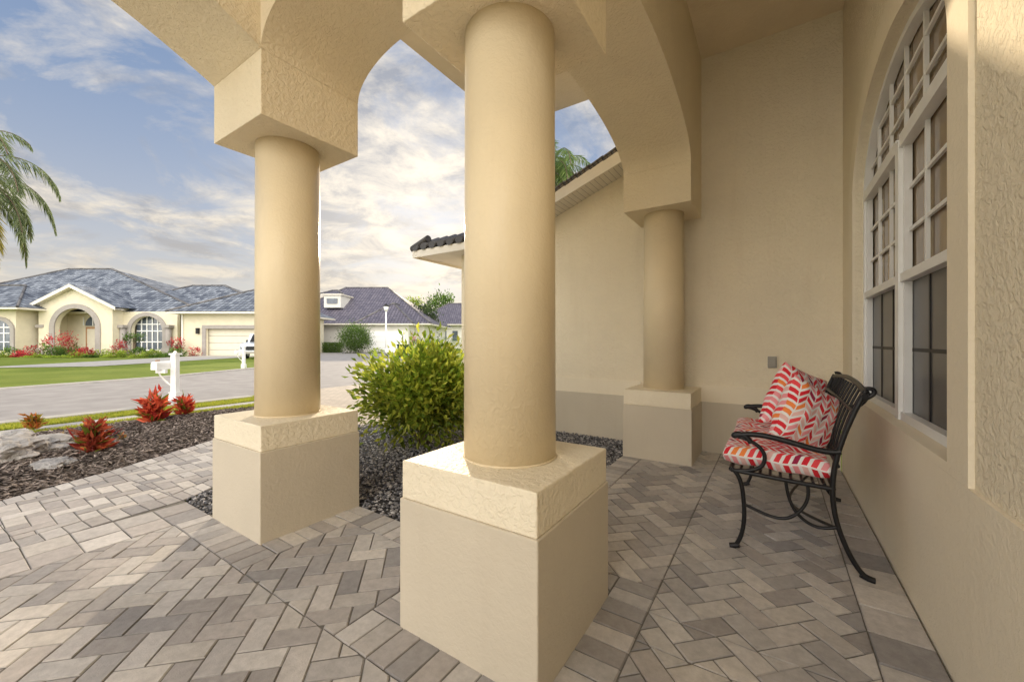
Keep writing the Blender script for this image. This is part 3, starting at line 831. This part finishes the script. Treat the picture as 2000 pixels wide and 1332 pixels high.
box('entry_back',e0+.15,e1-.15,29.8,29.95,-.1,3.5,M_cream,hA,TF)
box('entry_door',ec-1.0,ec+.9,29.70,29.79,-.1,2.05,M_door,hA,TF)
for a in (-.85,.05): box('door_glass',ec+a,ec+a+.65,29.66,29.69,.15,1.9,M_gdoor,hA,TF)
ring('door_arch_window',[(ec-.05,2.15)]*43,arc_path(ec-1.0,ec+.9,2.15,2.2,.75)+[(ec+.9,2.15)]*2,29.68,29.75,'x',M_fglass,hA,TF)
for a in (-1.1,-.4,.3,.85): box('door_fan_bar',ec+a,ec+a+.06,29.6,29.65,2.15,2.75,M_white,hA,TF)
b0,b1=U(228,V0),U(335,V0); bc=U(275,V0)
arch_wall('bay_front',b0,b1,-.1,3.1,bc-1.15,bc+1.15,.3,1.75,1.05,V0+.5,V0+.75,'x',M_cream,hA,TF)
ring('bay_arch_trim',arc_path(bc-1.15,bc+1.15,-.1,1.75,1.05),arc_path(bc-1.45,bc+1.45,-.1,1.75,1.33),V0+.42,V0+.498,'x',M_stonetrim,hA,TF)
box('bay_glass',bc-1.2,bc+1.2,V0+.95,V0+1.0,.2,2.9,M_fglass,hA,TF)
for a in (-.8,-.4,0,.4,.8): box('bay_bar',bc+a-.03,bc+a+.03,V0+.9,V0+.94,.3,2.8,M_white,hA,TF)
for z in (.3,.9,1.7,2.2): box('bay_bar',bc-1.15,bc+1.15,V0+.91,V0+.945,z,z+.07,M_white,hA,TF)
for px in (88,232,322):
    uu=U(px,V0); cyl('porch_post',uu,V0-.1+(.4 if px>230 else 0),-.1,2.0,.2,.18,M_stonetrim,hA,TF,n=20)
    box('post_base',uu-.28,uu+.28,V0-.4+(.4 if px>230 else 0),V0+.2+(.4 if px>230 else 0),-.1,.5,M_stonetrim,hA,TF)
    box('post_cap',uu-.26,uu+.26,V0-.38+(.4 if px>230 else 0),V0+.18+(.4 if px>230 else 0),1.95,2.15,M_stonetrim,hA,TF)
g0,g1=-23.0,-16.6
arch_wall('garage_front',g0,g1,-.1,2.95,U(403,27.7),U(403,27.7)+4.2,-.1,1.85,.001,27.7,27.9,'x',M_cream,hA,TF)
box('garage_body',g0,g1,28.3,35,-.1,2.95,M_cream,hA,TF)
box('garage_cheek',g0,g0+.1,27.9,28.3,-.1,2.95,M_cream,hA,TF)
ga=U(403,27.7)
for i in range(4): box('garage_door_panel',ga,ga+4.2,27.95,28.0,-.1+i*.488,-.1+(i+1)*.488-.02,M_gdoor,hA,TF)
ring('garage_trim',[(ga,-.1),(ga,1.85),(ga+4.2,1.85),(ga+4.2,-.1)],[(ga-.25,-.1),(ga-.25,2.1),(ga+4.45,2.1),(ga+4.45,-.1)],27.62,27.698,'x',M_stonetrim,hA,TF)
hip('garage_roof',g0-.6,g1+.6,27.0,36,3.0,4.9,30.5,33,M_tile,hA,along='v')
tube('downspout',[(g0+.05,27.6,2.9),(g0+.05,27.6,0)],.05,M_white,hA,TF,kind='POLY')
box('wall_lamp',ga-.6,ga-.45,27.5,27.69,1.5,1.9,M_dark,hA,TF)
sheet('neighbor_driveway',[TF((a,b,0))[0:2] for a,b in ((ga-.3,27.9),(ga+4.6,27.9),(ga+4.5,16),(ga+.8,15))],-.026,M_conc,None,lambda p:(p[0],p[1],p[2]*H))
hB=empty('neighbor_house',TF((-14,40,0)))
box('main_wall',-22,-8.4,38,50,-.1,2.6,M_offw,hB,TF)
hip('main_roof',-23,-7.6,37.2,51,2.65,6.9,-18.5,-13.8,M_tile2,hB)
box('garage_wall',U(712,36),U(800,36),35.6,38,-.1,2.5,M_offw,hB,TF)
hip('garage_roof',U(700,36),U(812,36),35,43,2.55,4.6,38,40,M_tile2,hB,along='v')
for i in range(4): box('garage_door_panel',U(722,35.5),U(790,35.5),35.5,35.59,-.1+i*.5,-.1+i*.5+.485,M_white,hB,TF)
box('dormer',U(640,40),U(672,40),39.2,42,4.3,5.6,M_offw,hB,TF)
box('dormer_window',U(646,40),U(666,40),39.1,39.18,4.7,5.2,M_fglass,hB,TF)
hip('dormer_roof',U(636,40),U(676,40),39,43,5.65,6.2,U(650,41),U(660,41),M_tile2,hB)
hC=empty('neighbor_house',TF((-8,57,0)))
box('main_wall',-13,-4,55,64,-.1,3.2,M_offw,hC,TF)
hip('main_roof',-14,-3,54,65,3.3,6.6,-9.5,-7,M_tile2,hC)
for px in (862,884): 
    box('window',U(px,55),U(px+10,55),54.9,54.98,1,2.4,M_fglass,hC,TF)
sl=empty('street_lamp',TF((U(754,34),34,0)))
cyl('lamp_post',U(754,34),34,-.1,3.55,.09,.06,M_white,sl,TF,n=12); cyl('lamp_base',U(754,34),34,-.1,.35,.17,.14,M_white,sl,TF,n=12)
cyl('lamp_lantern',U(754,34),34,3.55,3.95,.13,.24,M_white,sl,TF,n=8); cyl('lamp_cap',U(754,34),34,3.95,4.2,.28,.04,M_dark,sl,TF,n=8)
def mailbox(px,py,s=1.0):
    u,v=P2(px,py); e=empty('mailbox',TF((u,v,0)))
    T=lambda p:TF((u+p[0],v+p[1],p[2]))
    box('post',-.045,.045,-.045,.045,-.05,.76,M_white,e,T,bev=.005)
    box('post_cap',-.06,.06,-.06,.06,.76,.79,M_white,e,T); cyl('finial',0,0,.79,.83,.035,.012,M_white,e,T,n=16)
    box('post_skirt',-.065,.065,-.065,.065,-.05,.12,M_white,e,T)
    N=12;V=[];F=[]
    prof=[(-.05,.52),(.05,.52)]+[(.05*math.cos(a),.61+.05*math.sin(a)) for a in [math.pi*i/N for i in range(N+1)]]
    for y in (-.30,.12):
        for a,b in prof: V.append((-.10+a,y,b))
    k=len(prof)
    for i in range(k): F.append((i,(i+1)%k,k+(i+1)%k,k+i))
    F+= [tuple(range(k)),tuple(range(k,2*k))]
    mesh('box_body',V,F,M_white,e,T)
    box('arm',-.16,.0,-.2,-.15,.46,.52,M_white,e,T); tube('brace',[(-.03,-.02,.22),(-.10,-.1,.30),(-.12,-.18,.46)],.015,M_white,e,T)
    box('flag',-.165,-.155,-.2,-.12,.58,.68,M_door,e,T)
mailbox(342,779); mailbox(476,717)
tb=empty('trash_bin',TF((*P2(787,699),0)))
u,v=P2(787,699)
T=lambda p:TF((u+p[0],v+p[1],p[2]))
mesh('bin_body',[(-.2,-.2,0.05),(.2,-.2,.05),(.2,.2,.05),(-.2,.2,.05),(-.27,-.27,.75),(.27,-.27,.75),(.27,.27,.75),(-.27,.27,.75)],[(0,1,2,3),(4,5,6,7),(0,1,5,4),(1,2,6,5),(2,3,7,6),(3,0,4,7)],M_bin,tb,T)
box('bin_lid',-.30,.30,-.32,.30,.752,.82,M_bin,tb,T,bev=.02); tube('wheel',[(-.25,.22,.07),(.25,.22,.07)],.09,M_rubber,tb,T,kind='POLY')
# pickup parked nose-out in the neighbour's driveway
cu=U(468,22.5); cv=22.5
car=empty('parked_pickup_truck',TF((cu+.8,cv+2,0)))
T=lambda p:TF((cu+p[1]+(3.95-p[0])*-.25,cv+(3.95-p[0])*.95,p[2]-.02))
prof=[(0,.35),(0,.78),(.04,.84),(1.35,.86),(1.45,1.38),(1.55,1.44),(2.35,1.44),(2.75,.92),(3.7,.86),(3.9,.75),(3.95,.35)]
Vv=[(a,s,b) for s in (0,1.5) for a,b in prof]; k=len(prof)
Ff=[(i,(i+1)%k,k+(i+1)%k,k+i) for i in range(k)]+[tuple(range(k)),tuple(range(k,2*k))]
o=mesh('body',Vv,Ff,M_carp,car,T); bb=o.modifiers.new('b','BEVEL'); bb.width=.05; bb.segments=3
mesh('windshield',[(2.76,.12,.95),(2.76,1.38,.95),(2.40,1.3,1.40),(2.40,.2,1.40)],[(0,1,2,3)],M_dark,car,lambda p:T((p[0]+.03,p[1],p[2]+.01)))
for s in (-.02,1.52):
    mesh('side_window',[(1.5,s,.93),(2.05,s,.93),(2.05,s,1.36),(1.58,s,1.36)],[(0,1,2,3)],M_dark,car,T)
    mesh('side_window',[(2.10,s,.93),(2.65,s,.93),(2.3,s,1.36),(2.10,s,1.36)],[(0,1,2,3)],M_dark,car,T)
for a in (.8,3.1):
    for s in (-.03,1.35):
        cyl('wheel',0,0,0,.18,.3,.3,M_rubber,car,T=lambda p,a=a,s=s:T((a+p[0],s+p[2],.3+p[1])),n=24)
        cyl('hub',0,0,-.01,.19,.17,.17,M_carp,car,T=lambda p,a=a,s=s:T((a+p[0],s+p[2],.3+p[1])),n=16)
def cbox(name,a0,a1,s0,s1,z0,z1,m): 
    V=[(a,s,z) for z in (z0,z1) for s in (s0,s1) for a in (a0,a1)]
    mesh(name,V,[(0,2,3,1),(4,5,7,6),(0,1,5,4),(2,6,7,3),(0,4,6,2),(1,3,7,5)],m,car,T)
cbox('grille',3.96,3.99,.35,1.15,.5,.72,M_dark); cbox('bumper',3.96,4.05,.03,1.47,.30,.42,M_outlet)
cbox('headlight',3.94,3.98,.06,.32,.56,.70,M_fglass); cbox('headlight',3.94,3.98,1.18,1.44,.56,.70,M_fglass)
cbox('mirror',2.5,2.6,-.16,-.03,.95,1.08,M_dark)
# ------------------------------------------------------------ far vegetation
def fv(name,px,py,v,ru,rz_,c1,c2,n=1500,size=.25,z=None,cl=30):
    u=U(px,v); zc=(1-(py-666)/775*v)
    x,y,zz=TF((u,v,zc)); e=empty(name,(x,y,0))
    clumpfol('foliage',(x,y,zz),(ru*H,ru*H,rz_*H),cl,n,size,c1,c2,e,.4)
    if zz-rz_*H>.3: tube('trunk',[(x,y,-.05),(x,y,zz)],.09,M_trunk,e)
    return e
G=((.05,.11,.02),(.18,.28,.05)); LG=((.18,.28,.03),(.42,.46,.08)); RD=((.35,.02,.04),(.7,.10,.10)); DG=((.03,.05,.025),(.10,.14,.06))
fv('topiary_tree',695,662,33,1.15,.98,*G,n=9000,size=.13,cl=220)
box_h=empty('hedge',TF((U(640,35),35,0)))
n=6000; 
P=np.stack([RNG.uniform(U(600,35),U(668,35),n),RNG.uniform(34.6,35.4,n),RNG.uniform(0,.85,n)],1)
P=np.array([TF(p) for p in P]); leaves('hedge_leaves',P,rdir(n,.4),.12,.07,mixcol(n,*G),box_h)
for (px,py,v,ru,rz_,c,n) in [(20,692,26,.45,.35,G,700),(45,697,25.5,.5,.3,RD,500),(95,690,25.5,.6,.5,G,900),(118,676,26.8,.75,.75,RD,1100),(135,688,25.5,.55,.5,G,900),(165,694,25,.45,.4,RD,700),(150,700,24.5,.5,.3,LG,600),(200,696,25.3,.45,.35,LG,600),(235,682,27,.4,.5,RD,500),(240,697,25,.6,.3,LG,700),(262,660,27.3,.5,.35,G,500),(270,692,26,.5,.35,G,700),(300,694,25,.5,.3,LG,600),(345,672,27,.35,.5,RD,400),(345,692,26,.5,.3,G,500),(378,688,27,.3,.3,RD,250),(75,702,24.5,.5,.25,LG,500),(110,704,24,.6,.22,LG,500),(5,700,25,.4,.3,LG,400),(60,690,26.2,.4,.5,RD,400),(180,700,24.5,.4,.2,G,400),(215,700,24.5,.4,.2,LG,400),(265,700,24.5,.5,.2,LG,400),(310,699,24.8,.5,.2,G,400),(800,663,37,.5,.6,RD,500),(735,687,33,.6,.25,LG,400),(820,672,36,.7,.4,G,600),(845,672,40,.9,.5,G,600),(870,670,45,1.2,.6,G,600),(895,672,42,1.0,.5,LG,500)]:
    fv('garden_shrub',px,py,v,ru,rz_,*c,n=n,size=.14)
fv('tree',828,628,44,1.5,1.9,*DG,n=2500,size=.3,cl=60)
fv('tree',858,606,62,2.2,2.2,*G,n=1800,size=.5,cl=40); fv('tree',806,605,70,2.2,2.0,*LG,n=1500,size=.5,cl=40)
dt=empty('distant_trees',TF((0,120,0)))
pts=[];
for i in range(260):
    a=random.uniform(-1.4,1.0); v=random.uniform(95,130); r=random.uniform(2,4)
    c=np.array(TF((a*v,v,0))); m=70
    q=RNG.normal(size=(m,3))*r*.6+c+np.array([0,0,r*1.1]); q[:,2]=np.abs(q[:,2]); pts.append(q)
pts=np.concatenate(pts); leaves('tree_mass',pts,rdir(len(pts)),1.1,.8,mixcol(len(pts),(.03,.05,.025),(.09,.12,.06)),dt)

# ------------------------------------------------------------ light, sky, camera
SE=math.radians(16); sd=Vector((-.733,.715,0)).normalized(); S=Vector((sd.x*math.cos(SE),sd.y*math.cos(SE),math.sin(SE)))
L=bpy.data.lights.new('sun','SUN'); L.energy=3.8; L.angle=math.radians(1.5); L.color=(1,.82,.58)
lo=bpy.data.objects.new('sun',L); COL.objects.link(lo); lo.rotation_euler=S.to_track_quat('Z','Y').to_euler()
w=bpy.data.worlds.new('World'); SC.world=w; w.use_nodes=True
t=NT(w.node_tree); bg=w.node_tree.nodes['Background']; STR=.12
sky=t.n('ShaderNodeTexSky',sky_type='NISHITA'); sky.sun_disc=False; sky.sun_elevation=SE
sky.sun_rotation=math.atan2(sd.x,sd.y); sky.air_density=1.0; sky.dust_density=.3
tc=t.n('ShaderNodeTexCoord').outputs['Generated']
nv=t.n('ShaderNodeVectorMath',operation='NORMALIZE'); t.l(tc,nv.inputs[0])
sp=t.n('ShaderNodeSeparateXYZ'); t.l(nv.outputs[0],sp.inputs[0])
z=t.math('MAXIMUM',sp.outputs[2],0.0); zd=t.math('ADD',z,.16)
cb=t.n('ShaderNodeCombineXYZ'); t.l(t.math('DIVIDE',sp.outputs[0],zd),cb.inputs[0]); t.l(t.math('DIVIDE',sp.outputs[1],zd),cb.inputs[1])
mp=t.n('ShaderNodeMapping'); mp.inputs['Location'].default_value=(3.3,1.7,0); t.l(cb.outputs[0],mp.inputs[0])
n1=t.noise(mp.outputs[0],1.7,11,.62,.5); n2=t.noise(mp.outputs[0],2.9,9,.66,.4)
dt_=t.n('ShaderNodeVectorMath',operation='DOT_PRODUCT'); t.l(nv.outputs[0],dt_.inputs[0]); dt_.inputs[1].default_value=S
dd=t.math('MAXIMUM',dt_.outputs['Value'],0.0)
near=t.math('POWER',dd,7.0)
msk=t.ramp(t.math('ADD',n1,t.math('MULTIPLY',near,.10)),[(.46,0.0),(.62,1.0)])
hz=t.math('POWER',t.math('SUBTRACT',1.0,z),4.5)
k=1/STR
def kc(c): return tuple(x*k for x in c)
def vcol(c):
    n=t.n('ShaderNodeRGB'); n.outputs[0].default_value=(*c,1); return n.outputs[0]
blue=t.mix(1.0,sky.outputs[0],(.65,.73,.90),'MULTIPLY')
grad=t.mix(t.math('POWER',t.math('SUBTRACT',1.0,z),2.0),vcol(kc((.17,.28,.50))),vcol(kc((.42,.53,.70))))
blue=t.mix(.8,blue,grad)
skyc=t.mix(t.math('MULTIPLY',hz,.95),blue,vcol(kc((.86,.74,.56))))
cl=t.mix(t.ramp(n2,[(.40,0.0),(.58,1.0)]),vcol(kc((.34,.37,.44))),vcol(kc((.94,.86,.74))))
cl=t.mix(t.math('MULTIPLY',hz,.7),cl,vcol(kc((.90,.76,.55))))
anti_fill=t.math('MULTIPLY',t.math('ADD',t.math('MULTIPLY',dt_.outputs['Value'],-1.0),.25),1.4,clamp=True)
msk2=t.math('MAXIMUM',msk,t.math('MULTIPLY',anti_fill,.9))
cl2=t.mix(anti_fill,cl,vcol(kc((4.9,4.65,4.25))))  # overbright clouds opposite the sun, out of view, added to fill the porch
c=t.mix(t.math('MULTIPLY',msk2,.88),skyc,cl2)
glow=t.math('MULTIPLY',t.math('POWER',dd,36.0),.45*k)
gc=t.mix(1.0,vcol((1,.84,.60)),glow,'MULTIPLY')
c=t.mix(1.0,c,gc,'ADD')
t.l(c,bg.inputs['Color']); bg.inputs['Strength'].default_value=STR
cam=bpy.data.cameras.new('camera'); co=bpy.data.objects.new('camera',cam); COL.objects.link(co)
co.location=(0,0,H); co.rotation_euler=(math.pi/2,0,YAW); cam.sensor_width=36; cam.lens=775/2000*36; cam.clip_start=.05; cam.clip_end=5000
SC.camera=co
SC.view_settings.view_transform='Standard'; SC.view_settings.look='None'; SC.view_settings.exposure=0
